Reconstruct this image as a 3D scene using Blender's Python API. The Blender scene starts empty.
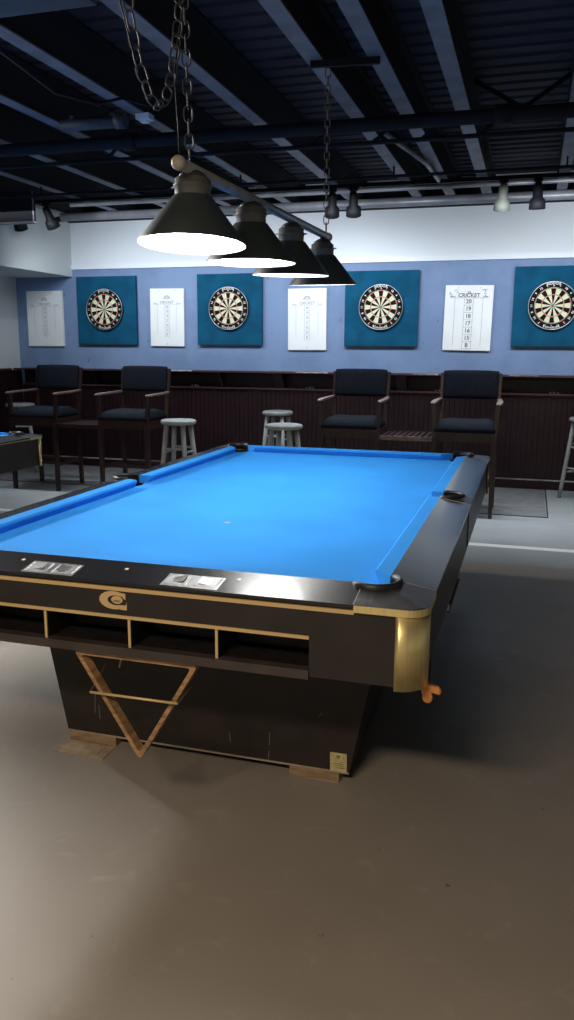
import bpy, bmesh, math, random
from mathutils import Vector, Matrix, Euler
random.seed(7)
PI = math.pi
scn = bpy.context.scene
COL = scn.collection

# ------------------------------------------------------------------ materials
MATS = {}
def mat(name, col, rough=0.5, metal=0.0, vary=0.0, vscale=8.0, bump=0.0, bscale=40.0, spec=0.5, coat=0.0, emit=None, estr=0.0, col2=None, stretch=None):
    if name in MATS: return MATS[name]
    m = bpy.data.materials.new(name); m.use_nodes = True
    nt = m.node_tree; N = nt.nodes; Lk = nt.links
    b = N['Principled BSDF']
    b.inputs['Base Color'].default_value = (*col, 1)
    b.inputs['Roughness'].default_value = rough
    b.inputs['Metallic'].default_value = metal
    b.inputs['Specular IOR Level'].default_value = spec
    b.inputs['Coat Weight'].default_value = coat
    b.inputs['Coat Roughness'].default_value = 0.08
    tc = N.new('ShaderNodeTexCoord')
    src = tc.outputs['Object']
    if stretch:
        mp = N.new('ShaderNodeMapping'); mp.inputs['Scale'].default_value = stretch
        Lk.new(src, mp.inputs['Vector']); src = mp.outputs['Vector']
    if vary > 0 or col2:
        n = N.new('ShaderNodeTexNoise'); n.inputs['Scale'].default_value = vscale; n.inputs['Detail'].default_value = 6
        Lk.new(src, n.inputs['Vector'])
        r = N.new('ShaderNodeValToRGB')
        c2 = col2 if col2 else tuple(max(0, c*(1-vary)) for c in col)
        r.color_ramp.elements[0].color = (*c2, 1); r.color_ramp.elements[1].color = (*col, 1)
        r.color_ramp.elements[0].position = 0.35; r.color_ramp.elements[1].position = 0.62
        Lk.new(n.outputs['Fac'], r.inputs['Fac']); Lk.new(r.outputs['Color'], b.inputs['Base Color'])
    if bump > 0:
        n2 = N.new('ShaderNodeTexNoise'); n2.inputs['Scale'].default_value = bscale; n2.inputs['Detail'].default_value = 4
        Lk.new(src, n2.inputs['Vector'])
        bp = N.new('ShaderNodeBump'); bp.inputs['Strength'].default_value = bump; bp.inputs['Distance'].default_value = 0.004
        Lk.new(n2.outputs['Fac'], bp.inputs['Height']); Lk.new(bp.outputs['Normal'], b.inputs['Normal'])
    if emit:
        b.inputs['Emission Color'].default_value = (*emit, 1); b.inputs['Emission Strength'].default_value = estr
    MATS[name] = m
    return m

cloth   = mat('blue_billiard_cloth', (0.030,0.262,0.73), 0.95, vary=0.10, vscale=3.0, bump=0.15, bscale=900, spec=0.1)
blackgl = mat('black_gloss_laminate', (0.011,0.011,0.014), 0.26, spec=0.45, coat=0.15, bump=0.03, bscale=60)
railtop = mat('black_worn_rail_laminate', (0.018,0.019,0.022), 0.22, spec=0.7, coat=0.25, bump=0.05, bscale=14)
castblk = mat('black_worn_casting', (0.030,0.030,0.032), 0.36, spec=0.5, vary=0.5, vscale=25, bump=0.3, bscale=80)
apron   = mat('dark_brown_laminate', (0.024,0.020,0.019), 0.42, vary=0.25, vscale=12, spec=0.4)
liplam  = mat('worn_lip_laminate', (0.050,0.040,0.036), 0.4, vary=0.3, vscale=9)
basem   = mat('pedestal_laminate', (0.022,0.016,0.014), 0.5, vary=0.3, vscale=14, spec=0.35)
gold    = mat('brushed_brass', (0.90,0.75,0.36), 0.38, 0.85, vary=0.12, vscale=6, stretch=(18,18,0.8))
goldln  = mat('gold_trim_line', (0.60,0.43,0.20), 0.42, 0.15)
darktrim = mat('dark_bronze_trim', (0.06,0.035,0.03), 0.4, 0.3)
chrome  = mat('worn_chrome', (0.42,0.43,0.44), 0.34, 0.8, vary=0.2, vscale=60)
silver  = mat('dull_silver', (0.36,0.36,0.37), 0.45, 0.6)
rubber  = mat('black_rubber', (0.010,0.010,0.011), 0.42, spec=0.5)
void    = mat('dark_interior', (0.006,0.006,0.006), 0.9)
boxint  = mat('ball_box_lining', (0.010,0.009,0.009), 0.55, vary=0.6, vscale=40)
pearl   = mat('pearl_sight', (0.75,0.70,0.55), 0.3)
rackw   = mat('worn_oak', (0.40,0.235,0.11), 0.5, vary=0.55, vscale=18, stretch=(1,1,5), bump=0.2, bscale=60)
footw   = mat('bare_wood_block', (0.30,0.20,0.115), 0.7, vary=0.4, vscale=20, stretch=(1,6,6))
card    = mat('cardboard_shim', (0.36,0.29,0.20), 0.8, vary=0.3, vscale=30)
tagm    = mat('yellowed_tag', (0.52,0.45,0.23), 0.45, vary=0.25, vscale=60)
tagink  = mat('tag_print', (0.22,0.17,0.06), 0.6)
orange  = mat('orange_plastic', (0.62,0.24,0.06), 0.4, vary=0.4, vscale=60)
wood    = mat('dark_cherry_wood', (0.030,0.012,0.011), 0.36, vary=0.4, vscale=10, stretch=(8,8,1), spec=0.5)
woodarm = mat('pale_arm_wood', (0.20,0.135,0.125), 0.34, vary=0.5, vscale=25, spec=0.6)  # paler than the wood of the legs and seat frame
navy    = mat('navy_upholstery', (0.009,0.011,0.017), 0.85, vary=0.25, vscale=40, bump=0.25, bscale=220, spec=0.06)
panelw  = mat('mahogany_panelling', (0.018,0.0055,0.0080), 0.42, vary=0.45, vscale=6, stretch=(10,10,0.8), spec=0.3)
ledgew  = mat('ledge_lit_edge', (0.085,0.026,0.030), 0.35, col2=(0.030,0.012,0.015), vscale=2.2, spec=0.6)  # reddish shine of the lit wood edge put into the colour
ledgewh = mat('ledge_highlight_white', (0.50,0.47,0.46), 0.6, col2=(0.10,0.035,0.04), vscale=2.5)  # highlight on the ledge's lit top edge, painted as pale stretches
greyp   = mat('grey_painted_wood', (0.27,0.285,0.28), 0.45, vary=0.2, vscale=14, bump=0.1, bscale=40)
teal    = mat('teal_felt', (0.005,0.080,0.160), 0.9, vary=0.28, vscale=6, bump=0.3, bscale=300, spec=0.15)
tealbk  = mat('dark_board_edge', (0.012,0.018,0.03), 0.8)
wboard  = mat('score_board_white', (0.80,0.82,0.82), 0.28, vary=0.05, vscale=6)
ink     = mat('grey_print', (0.10,0.10,0.11), 0.7)
inklt   = mat('pale_print', (0.36,0.37,0.40), 0.7)
scratch = mat('faint_scratch', (0.13,0.12,0.11), 0.8)
inkblue = mat('blue_marker', (0.10,0.22,0.55), 0.6)
dblack  = mat('sisal_black', (0.008,0.008,0.008), 0.9, spec=0.1)
dcream  = mat('sisal_cream', (0.72,0.66,0.47), 0.85)
dred    = mat('sisal_red', (0.60,0.06,0.03), 0.8)
dgreen  = mat('sisal_green', (0.03,0.25,0.08), 0.8)
dwhite  = mat('ring_white', (0.75,0.75,0.72), 0.4)
wire    = mat('steel_wire', (0.62,0.64,0.66), 0.3, 0.9)
shadeo  = mat('shade_outer_green_black', (0.042,0.056,0.056), 0.48, spec=0.45, vary=0.2, vscale=9)
shadei  = mat('shade_inner_white', (0.85,0.85,0.82), 0.4)
neckm   = mat('neck_grey', (0.12,0.12,0.11), 0.55, vary=0.3, vscale=20)
barm    = mat('bar_grey', (0.22,0.23,0.24), 0.38, vary=0.3, vscale=12, spec=0.5)
ballm   = mat('end_cap_tan', (0.42,0.38,0.30), 0.5)
glow    = mat('lamp_diffuser', (1,1,1), 0.5, emit=(1.0,0.985,0.95), estr=26.0)
chainm  = mat('chain_steel', (0.075,0.07,0.07), 0.6, 0.4)
deckm   = mat('black_painted_deck', (0.020,0.021,0.040), 0.75, vary=0.3, vscale=5)
webm    = mat('black_painted_web', (0.008,0.008,0.012), 0.8)
flange  = mat('grey_flange', (0.135,0.148,0.19), 0.5, vary=0.35, vscale=7)  # flange grey, lighter than the black web and deck
pipeb   = mat('black_painted_pipe', (0.012,0.013,0.019), 0.7, vary=0.3, vscale=5, spec=0.2)
pipedim = mat('dim_grey_tube', (0.045,0.052,0.07), 0.6, vary=0.2, vscale=5)
pipeg   = mat('grey_conduit', (0.26,0.27,0.30), 0.4, 0.3, vary=0.35, vscale=5)
trackm  = mat('track_black', (0.005,0.005,0.007), 0.6, spec=0.12)
beige   = mat('beige_track_head', (0.10,0.108,0.09), 0.7)
blackbx = mat('black_cabinet', (0.006,0.006,0.009), 0.7, spec=0.2)
paleedg = mat('pale_edge', (0.14,0.145,0.16), 0.6)
matm    = mat('dart_mat_rubber', (0.145,0.15,0.155), 0.7, vary=0.25, vscale=10)
matedge = mat('mat_border', (0.02,0.02,0.022), 0.7)
strip   = mat('lit_kick_edge', (0.42,0.41,0.40), 0.4, col2=(0.10,0.08,0.08), vscale=4)  # lit top edge of the kickboard painted as a pale strip

def wall_mat():
    m = bpy.data.materials.new('painted_wall'); m.use_nodes = True; nt = m.node_tree; N = nt.nodes; L = nt.links
    b = N['Principled BSDF']; b.inputs['Roughness'].default_value = 0.62; b.inputs['Specular IOR Level'].default_value = 0.3
    g = N.new('ShaderNodeNewGeometry'); s = N.new('ShaderNodeSeparateXYZ'); L.new(g.outputs['Position'], s.inputs[0])
    gt = N.new('ShaderNodeMath'); gt.operation = 'GREATER_THAN'; gt.inputs[1].default_value = 2.17; L.new(s.outputs['Z'], gt.inputs[0])
    n = N.new('ShaderNodeTexNoise'); n.inputs['Scale'].default_value = 3.5; n.inputs['Detail'].default_value = 8; L.new(g.outputs['Position'], n.inputs['Vector'])
    r = N.new('ShaderNodeValToRGB'); r.color_ramp.elements[0].position = 0.38; r.color_ramp.elements[1].position = 0.58
    r.color_ramp.elements[0].color = (0.150,0.222,0.375,1); r.color_ramp.elements[1].color = (0.178,0.260,0.425,1)
    L.new(n.outputs['Fac'], r.inputs[0])
    # scuffs: small dark marks
    n2 = N.new('ShaderNodeTexNoise'); n2.inputs['Scale'].default_value = 14; n2.inputs['Detail'].default_value = 5; L.new(g.outputs['Position'], n2.inputs['Vector'])
    r2 = N.new('ShaderNodeValToRGB'); r2.color_ramp.elements[0].position = 0.27; r2.color_ramp.elements[1].position = 0.33
    r2.color_ramp.elements[0].color = (0.55,0.55,0.6,1); r2.color_ramp.elements[1].color = (1,1,1,1); L.new(n2.outputs['Fac'], r2.inputs[0])
    mu = N.new('ShaderNodeMixRGB'); mu.blend_type = 'MULTIPLY'; mu.inputs[0].default_value = 1; L.new(r.outputs[0], mu.inputs[1]); L.new(r2.outputs[0], mu.inputs[2])
    mx = N.new('ShaderNodeMixRGB'); L.new(gt.outputs[0], mx.inputs[0]); L.new(mu.outputs[0], mx.inputs[1]); mx.inputs[2].default_value = (0.68,0.72,0.76,1)
    L.new(mx.outputs[0], b.inputs['Base Color'])
    return m
wallm = wall_mat()
wpaint = mat('white_wall_paint', (0.60,0.64,0.64), 0.6, vary=0.04, vscale=2)
wtrim = mat('white_trim_paint', (0.70,0.74,0.80), 0.45)

def floor_mat():
    m = bpy.data.materials.new('painted_concrete'); m.use_nodes = True; nt = m.node_tree; N = nt.nodes; L = nt.links
    b = N['Principled BSDF']; b.inputs['Specular IOR Level'].default_value = 0.45
    g = N.new('ShaderNodeNewGeometry'); s = N.new('ShaderNodeSeparateXYZ'); L.new(g.outputs['Position'], s.inputs[0])
    def ramp(scale, p0, p1, c0, c1, detail=6, dist=0.0):
        n = N.new('ShaderNodeTexNoise'); n.inputs['Scale'].default_value = scale; n.inputs['Detail'].default_value = detail; n.inputs['Distortion'].default_value = dist
        L.new(g.outputs['Position'], n.inputs['Vector']); r = N.new('ShaderNodeValToRGB')
        r.color_ramp.elements[0].position = p0; r.color_ramp.elements[1].position = p1
        r.color_ramp.elements[0].color = (*c0,1); r.color_ramp.elements[1].color = (*c1,1); L.new(n.outputs['Fac'], r.inputs[0]); return r.outputs[0]
    a = ramp(1.3, .35, .65, (0.225,0.203,0.175), (0.262,0.238,0.208))
    w = ramp(9, .60, .78, (1,1,1), (1.22,1.22,1.2), 8, 1.5)          # pale scuffs
    d = ramp(30, .20, .27, (0.45,0.42,0.4), (1,1,1), 2)             # small dark specks
    def mul(x, y):
        k = N.new('ShaderNodeMixRGB'); k.blend_type = 'MULTIPLY'; k.inputs[0].default_value = 1; L.new(x, k.inputs[1]); L.new(y, k.inputs[2]); return k.outputs[0]
    near = mul(mul(a, w), d)
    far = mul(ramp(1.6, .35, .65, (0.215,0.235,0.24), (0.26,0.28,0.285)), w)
    st = N.new('ShaderNodeMath'); st.operation = 'GREATER_THAN'; st.inputs[1].default_value = 5.11; L.new(s.outputs['Y'], st.inputs[0])  # floor shade edge painted in: browner near side, lighter grey beyond
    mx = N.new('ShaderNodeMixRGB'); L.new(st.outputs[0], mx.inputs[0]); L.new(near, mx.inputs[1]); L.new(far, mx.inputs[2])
    # painted white throw line
    c = N.new('ShaderNodeMath'); c.operation = 'COMPARE'; c.inputs[1].default_value = 5.585; c.inputs[2].default_value = 0.040; L.new(s.outputs['Y'], c.inputs[0])
    mx2 = N.new('ShaderNodeMixRGB'); L.new(c.outputs[0], mx2.inputs[0]); L.new(mx.outputs[0], mx2.inputs[1]); mx2.inputs[2].default_value = (0.62,0.64,0.64,1)
    L.new(mx2.outputs[0], b.inputs['Base Color'])
    n = N.new('ShaderNodeTexNoise'); n.inputs['Scale'].default_value = 5; n.inputs['Detail'].default_value = 6; L.new(g.outputs['Position'], n.inputs['Vector'])
    mr = N.new('ShaderNodeMapRange'); mr.inputs['To Min'].default_value = 0.38; mr.inputs['To Max'].default_value = 0.62; L.new(n.outputs['Fac'], mr.inputs['Value']); L.new(mr.outputs[0], b.inputs['Roughness'])
    bp = N.new('ShaderNodeBump'); bp.inputs['Strength'].default_value = 0.12; bp.inputs['Distance'].default_value = 0.01; L.new(n.outputs['Fac'], bp.inputs['Height']); L.new(bp.outputs[0], b.inputs['Normal'])
    return m
floorm = floor_mat()

# ------------------------------------------------------------------ mesh helpers
class MB:
    def __init__(s): s.bm = bmesh.new(); s.mi = 0
    def _faces(s, geom_verts):
        pass
    def box(s, x0, x1, y0, y1, z0, z1, M=None):
        vs = [s.bm.verts.new(v) for v in [(x0,y0,z0),(x1,y0,z0),(x1,y1,z0),(x0,y1,z0),(x0,y0,z1),(x1,y0,z1),(x1,y1,z1),(x0,y1,z1)]]
        for f in [(0,3,2,1),(4,5,6,7),(0,1,5,4),(1,2,6,5),(2,3,7,6),(3,0,4,7)]:
            fc = s.bm.faces.new([vs[i] for i in f]); fc.material_index = s.mi
        if M is not None:
            for v in vs: v.co = M @ v.co
        return s
    def prism(s, pts, z0, z1, M=None):
        """pts: CCW list of (x,y)"""
        b = [s.bm.verts.new((x,y,z0)) for x,y in pts]; t = [s.bm.verts.new((x,y,z1)) for x,y in pts]
        n = len(pts); fs = [s.bm.faces.new(list(reversed(b))), s.bm.faces.new(t)]
        for i in range(n): fs.append(s.bm.faces.new([b[i], b[(i+1)%n], t[(i+1)%n], t[i]]))
        for f in fs: f.material_index = s.mi
        if M is not None:
            for v in b+t: v.co = M @ v.co
        return s
    def loft(s, rings, cap=True, closed=True, smooth=True):
        rv = [[s.bm.verts.new(p) for p in r] for r in rings]; n = len(rings[0])
        for a, b in zip(rv, rv[1:]):
            for i in range(n if closed else n-1):
                f = s.bm.faces.new([a[i], a[(i+1)%n], b[(i+1)%n], b[i]]); f.material_index = s.mi; f.smooth = smooth
        if cap:
            f = s.bm.faces.new(list(reversed(rv[0]))); f.material_index = s.mi
            f = s.bm.faces.new(rv[-1]); f.material_index = s.mi
        return s
    def lathe(s, prof, c=(0,0,0), seg=32, cap=True, M=None):
        """prof: list of (r,z)"""
        rings = []
        for r, z in prof:
            ring = [Vector((c[0]+r*math.cos(2*PI*k/seg), c[1]+r*math.sin(2*PI*k/seg), c[2]+z)) for k in range(seg)]
            if M is not None: ring = [M @ p for p in ring]
            rings.append(ring)
        return s.loft(rings, cap)
    def tube(s, pts, r, seg=10, r2=None, cap=True):
        pts = [Vector(p) for p in pts]; n = len(pts); rings = []; up = None
        for i, p in enumerate(pts):
            t = (pts[min(i+1,n-1)] - pts[max(i-1,0)]).normalized()
            if up is None:
                up = Vector((0,0,1)) if abs(t.z) < 0.9 else Vector((1,0,0))
            a = t.cross(up).normalized(); up = a.cross(t).normalized()
            rr = r if r2 is None else r + (r2-r)*i/(n-1)
            rings.append([p + a*rr*math.cos(2*PI*k/seg) + up*rr*math.sin(2*PI*k/seg) for k in range(seg)])
        return s.loft(rings, cap)
    def bar(s, p, q, w, h=None, w2=None):
        """rectangular bar from p to q (w x h), optionally tapering"""
        h = h or w; p = Vector(p); q = Vector(q); t = (q-p).normalized()
        up = Vector((0,1,0)) if abs(t.y) < 0.9 else Vector((0,0,1))
        a = t.cross(up).normalized(); u = a.cross(t).normalized(); rings = []
        for c, k in ((p,1.0),(q,(w2/w) if w2 else 1.0)):
            rings.append([c + a*sx*w*k/2 + u*sy*h*k/2 for sx, sy in ((-1,-1),(1,-1),(1,1),(-1,1))])
        return s.loft(rings, True, True, False)
    def link(s, c, d, side, L=0.046, W=0.026, r=0.0028):
        """one chain link: stadium in the plane of d (long axis) and side"""
        d = Vector(d).normalized(); side = Vector(side); side = (side - d*side.dot(d)).normalized(); c = Vector(c)
        n = d.cross(side); P = []
        hl = L/2 - W/2
        for k in range(14):
            a = 2*PI*k/14; ca, sa = math.cos(a), math.sin(a)
            off = hl if sa > 1e-6 else (-hl if sa < -1e-6 else 0)
            P.append(c + side*ca*W/2 + d*(sa*W/2 + off))
        m = len(P); rings = []
        for i in range(m):
            t = (P[(i+1)%m]-P[i-1]).normalized(); o = t.cross(n)
            rings.append([s.bm.verts.new(P[i] + o*r*math.cos(2*PI*k/5) + n*r*math.sin(2*PI*k/5)) for k in range(5)])
        for i in range(m):
            A = rings[i]; B = rings[(i+1)%m]
            for k in range(5):
                f = s.bm.faces.new([A[k], A[(k+1)%5], B[(k+1)%5], B[k]]); f.smooth = True; f.material_index = s.mi
        return s
    def bevel(s, w, seg=2, ang=0.6):
        es = [e for e in s.bm.edges if len(e.link_faces) == 2 and e.calc_face_angle(0) > ang]
        bmesh.ops.bevel(s.bm, geom=es, offset=w, segments=seg, profile=0.5, affect='EDGES', clamp_overlap=True)
        return s
    def move(s, M):
        for v in s.bm.verts: v.co = M @ v.co
        return s
    def build(s, name, m, parent=None, smooth=None, loc=None, label=None):
        bmesh.ops.recalc_face_normals(s.bm, faces=s.bm.faces[:])
        me = bpy.data.meshes.new(name); s.bm.to_mesh(me); s.bm.free()
        for q in (m if isinstance(m, (list, tuple)) else [m]): me.materials.append(q)
        if smooth is True:
            for p in me.polygons: p.use_smooth = True
        o = bpy.data.objects.new(name, me); COL.objects.link(o)
        if parent: o.parent = parent
        if loc: o.location = loc
        if label: o['label'] = label
        return o

def text_into(mb, txt, size, M, align='CENTER'):
    """add flat text polygons (in XY, transformed by M) to a mesh builder"""
    cu = bpy.data.curves.new('t', 'FONT'); cu.body = txt; cu.size = size; cu.align_x = align; cu.align_y = 'CENTER'; cu.extrude = 0.0006; cu.resolution_u = 3; cu.offset = size*0.02
    o = bpy.data.objects.new('t', cu); COL.objects.link(o)
    dg = bpy.context.evaluated_depsgraph_get(); me = o.evaluated_get(dg).to_mesh()
    vs = [mb.bm.verts.new(M @ v.co) for v in me.vertices]
    for p in me.polygons:
        try:
            f = mb.bm.faces.new([vs[i] for i in p.vertices]); f.material_index = mb.mi
        except ValueError: pass
    o.evaluated_get(dg).to_mesh_clear()
    bpy.data.objects.remove(o); bpy.data.curves.remove(cu)

def thing(name, label, cat, loc=(0,0,0), rz=0, group=None):
    o = bpy.data.objects.new(name, None); COL.objects.link(o); o.empty_display_size = 0.1
    o.location = loc; o.rotation_euler = (0,0,rz); o['label'] = label; o['category'] = cat
    if group: o['group'] = group
    return o
def tag(o, label, cat, group=None, kind=None):
    o['label'] = label; o['category'] = cat
    if group: o['group'] = group
    if kind: o['kind'] = kind
    return o
def struct(o): o['kind'] = 'structure'; return o
def copy_tree(o, parent=None):
    c = o.copy(); COL.objects.link(c)
    if parent: c.parent = parent
    for ch in [k for k in bpy.data.objects if k.parent == o and k is not c]:
        copy_tree(ch, c)
    return c
def T(x,y,z): return Matrix.Translation((x,y,z))
WALLUP = Matrix.Rotation(PI/2, 4, 'X')          # XY text plane -> XZ, facing -Y

# ------------------------------------------------------------------ room shell
YW = 8.14          # back wall plane
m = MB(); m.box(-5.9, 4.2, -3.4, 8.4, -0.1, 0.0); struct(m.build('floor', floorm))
m = MB(); m.box(-5.9, 4.2, YW, YW+0.15, 0, 2.95); struct(m.build('wall_back', wallm))
m = MB(); m.box(-5.82, -5.66, 3.2, YW, 0, 2.95); struct(m.build('wall_left', wpaint))
m = MB(); m.box(-9.0, -5.82, 3.1, 3.2, 0, 2.95); m.box(-9.1, -9.0, -3.5, 3.2, 0, 2.95); struct(m.build('wall_left_recess', wpaint))
m = MB(); m.box(-9.0, -5.9, -3.4, 3.1, -0.1, 0.0); struct(m.build('floor_recess', floorm))
m = MB(); m.box(4.2, 4.35, -3.5, YW+.15, 0, 2.95); struct(m.build('wall_right', wpaint))
m = MB(); m.box(-9.1, 4.35, -3.55, -3.4, 0, 2.95); struct(m.build('wall_front', wpaint))
m = MB(); m.box(-5.66, -4.93, 4.9, YW, 2.09, 2.93); struct(m.build('wall_soffit', wpaint))
m = MB(); m.box(-4.93, 4.2, YW-0.022, YW, 2.165, 2.21); m.bevel(0.004); struct(m.build('trim_1', wtrim))
# dark ledger over the painted wall
m = MB(); m.box(-4.93, 4.2, YW-0.05, YW, 2.655, 2.9); struct(m.build('trim_2', webm))
# corrugated deck: ribs run left-right
m = MB(); prof = []; y = -3.5
while y < 8.3:
    prof += [(y,2.922),(y+0.085,2.922),(y+0.100,2.936),(y+0.145,2.936)]; y += 0.155
top = [(-9.0,a,b) for a,b in prof]; bot = [(4.3,a,b) for a,b in prof]
m.loft([top, bot], cap=False, closed=False, smooth=False)
m.box(-9.0, 4.3, -3.5, 8.3, 3.0, 3.05)
struct(m.build('ceiling', deckm))

# ------------------------------------------------------------------ ceiling joists
jx = [(-5.33,0),(-4.72,0),(-4.11,0),(-3.50,1),(-2.90,2),(-2.30,3),(-1.68,4),(-1.08,5),(-0.785,6),(-0.47,7),(0.15,8),(0.76,0),(1.37,0),(1.98,0)]
jl = {1:'ceiling joist farthest left, ending near the black hanging panel',
      2:'dim ceiling joist flange at the left edge of the photo below the drooping cable',
      3:'ceiling joist that the drooping cable is fastened to',
      4:'ceiling joist running behind both chain strands from the upper left',
      5:'ceiling joist left of the short spacer bar that the thin far chain hangs from',
      6:'ceiling joist at the right end of the short spacer bar, second of two close together',
      7:'ceiling joist crossing the top edge above the pair of right track lights',
      8:'rightmost visible ceiling joist at the right edge above the cream dartboard lamp head'}
for x, k in jx:
    t = thing('ceiling_joist', jl.get(k, 'ceiling joist out by the left soffit' if x < 0 else 'ceiling joist beyond the right edge of the photo'), 'joist', (x,2.4,2.67), 0, 'steel ceiling joists')
    y1 = 5.72; y0 = -5.7
    m = MB(); m.box(-0.042,0.042,y0,y1,0,0.008); m.build('bottom_flange', flange, t)
    m = MB(); m.box(-0.006,0.006,y0,y1,0.008,0.235); m.build('web', webm, t)
    m = MB(); m.box(-0.042,0.042,y0,y1,0.235,0.249); m.build('top_flange', pipeb, t)
# cross girder closing the upper left
g = thing('ceiling_girder', 'wide blue-grey steel girder flange crossing the top left corner of the photo', 'girder', (-3.2,3.01,2.655))
m = MB(); m.box(-2.4,1.46,-0.13,0.13,0,0.014); m.build('bottom_flange', pipedim, g)
m = MB(); # spacer bar between two joists + X bridging on the right
m = MB(); m.bar((-1.10,4.02,2.655),(-0.77,4.05,2.655),0.03,0.02); m.bevel(0.003)
tag(m.build('spacer_bar', pipeb), 'short spacer bar under two joists with the thin chain hanging from it', 'bar')
m = MB(); m.bar((-0.43,5.30,2.90),(-0.10,5.30,2.70),0.026); m.bar((-0.20,5.33,2.70),(0.11,5.33,2.90),0.026); m.box(-0.24,-0.04,5.28,5.345,2.665,2.705)
tag(m.build('cross_brace', pipeb), 'black V shaped brace between two joists just behind the big pipe at right', 'brace')
# pipes and conduits
def pipe(name, pts, r, mt, label, cat, group=None, extra=None):
    m = MB(); m.tube(pts, r, 12)
    if extra: extra(m)
    return tag(m.build(name, mt), label, cat, group)
def coup(m):
    for x in (-4.9,-2.55,-0.28,1.6): m.tube([(x,4.88,2.595),(x+0.09,4.88,2.595)],0.052,14)
pipe('sprinkler_pipe', [(-5.6,4.88,2.60),(4.1,4.88,2.585)], 0.040, pipeb, 'thick black pipe running left to right under the joists, nearest the camera', 'pipe', None, coup)
def drops(m):
    for x in (-4.0,-2.86,-1.42,-1.02,-0.72,-0.38):
        m.tube([(x,5.22,2.585),(x+0.03,5.22,2.60),(x+0.12,5.20,2.672)],0.012,8)
pipe('thin_conduit', [(-5.6,5.22,2.575),(4.1,5.22,2.575)], 0.014, pipeb, 'thin black conduit with angled hangers just behind the thick pipe', 'conduit', None, drops)
pipe('rear_conduit', [(-4.9,6.35,2.60),(4.1,6.35,2.60)], 0.012, pipeb, 'thin dark conduit between the hanger conduit and the light track', 'conduit', None, lambda m: [m.box(x-0.006,x+0.006,6.345,6.355,2.60,2.671) for x in (-4.11,-2.30,-1.08,0.15)])
pipe('wall_duct', [(-4.6,7.45,2.60),(4.1,7.45,2.60)], 0.040, pipeg, 'pale grey round duct running along the top of the back wall', 'duct')
pipe('grey_conduit', [(-4.3,7.12,2.652),(4.1,7.12,2.652)], 0.018, pipeg, 'slim grey conduit between the light track and the pale duct', 'conduit')
pipe('black_conduit', [(-4.88,7.80,2.644),(4.1,7.80,2.644)], 0.026, pipeb, 'black pipe nearest to the back wall behind the pale duct', 'conduit')
pipe('riser_conduit', [(-0.98,5.25,2.65),(-0.82,6.2,2.645),(-0.80,6.82,2.645)], 0.016, pipeg, 'grey conduit running away from the camera between two joists at right', 'conduit')
for x, w, lb in ((-0.30,0.13,'small grey junction box hanging under the thick pipe at right'),(-2.27,0.085,'small white junction box beside the short grey tube')):
    yy = 5.15 if x > -1 else 4.62
    m = MB(); m.box(x-w/2, x+w/2, yy-0.035, yy+0.035, 2.640, 2.671); m.box(x-w/4, x+w/4, yy-0.02, yy+0.02, 2.625, 2.641); m.bevel(0.004)
    tag(m.build('junction_box', pipeg if x > -1 else wtrim), lb, 'electrical box')
m = MB(); m.tube([(-2.78,4.55,2.625),(-2.40,4.55,2.625)],0.034,16); m.tube([(-2.42,4.55,2.625),(-2.36,4.55,2.625)],0.042,16); m.box(-2.72,-2.69,4.53,4.57,2.65,2.672); m.box(-2.45,-2.42,4.53,4.57,2.65,2.672)
tag(m.build('grey_tube', pipedim), 'short grey tube with a collar, fixed across under the ceiling at left', 'tube')
pts = []
cps = [(-2.34,3.0,2.66),(-2.33,3.4,2.60),(-2.32,3.75,2.55),(-2.26,4.05,2.575),(-2.22,4.25,2.655),(-2.16,4.45,2.665)]
for i in range(len(cps)-1):
    for k in range(6):
        f = k/6; pts.append(Vector(cps[i]).lerp(Vector(cps[i+1]), f*f*(3-2*f)*0.5+f*0.5))
pts.append(Vector(cps[-1]))
pipe('ceiling_cable', pts, 0.008, pipeb, 'loose black cable drooping beneath a joist at upper left', 'cable')

# light track and heads
m = MB(); m.box(-5.0+0.1, 3.0, 6.86, 6.895, 2.632, 2.662); m.bevel(0.003)
tag(m.build('light_track', trackm), 'long black light track under the joists in front of the back wall', 'light track')
def track_head(x, y, tilt, m_, label, mount=2.632, yaw=0.0, energy=0):
    t = thing('track_light', label, 'track light', (x, y, mount), 0, 'track light heads')
    b = MB(); b.box(-0.035,0.035,-0.017,0.017,-0.022,0.0); b.tube([(0,0,-0.02),(0,0,-0.055)],0.009,8); b.build('mount', trackm, t)
    R = Matrix.Translation((0,0,-0.075)) @ Matrix.Rotation(yaw,4,'Z') @ Matrix.Rotation(tilt,4,'X')
    b = MB(); b.lathe([(0.0,0.05),(0.026,0.048),(0.034,0.02),(0.036,-0.03),(0.040,-0.065),(0.060,-0.085),(0.064,-0.15),(0.057,-0.152),(0.052,-0.12),(0.0,-0.115)], seg=22, cap=False, M=R)
    b.build('housing', m_, t, True)
    if energy:
        ld = bpy.data.lights.new('track_spot','SPOT'); ld.energy = energy; ld.spot_size = math.radians(150); ld.spot_blend = 0.6; ld.shadow_soft_size = 0.035; ld.color = (0.86,0.93,1.0)
        lo = bpy.data.objects.new('track_spot_lamp', ld); COL.objects.link(lo); lo.parent = t
        lo.matrix_local = R @ Matrix.Translation((0,0,-0.13))
    return t
hd = [(-4.72,trackm,'leftmost track light, only its black head showing below the dark hanging panel',0.2,0.5),
      (-4.40,trackm,'black track light just right of the dark hanging panel at left',-0.2,0.55),
      (-3.05,trackm,'black track light hidden behind the front pool lamp necks',0,0.5),
      (-1.68,trackm,'left one of the two black track lights above the far end of the lamp bar',0.25,0.55),
      (-1.50,trackm,'right one of the two black track lights above the far end of the lamp bar',0.15,0.5),
      (-0.30,beige,'beige track light head left of the lone black one at right',0.2,0.35),
      (-0.04,trackm,'black track light right of the beige head, near the right edge',-0.1,0.1),
      (1.30,trackm,'black track light beyond the right edge of the photo',0,0.5)]
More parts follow.
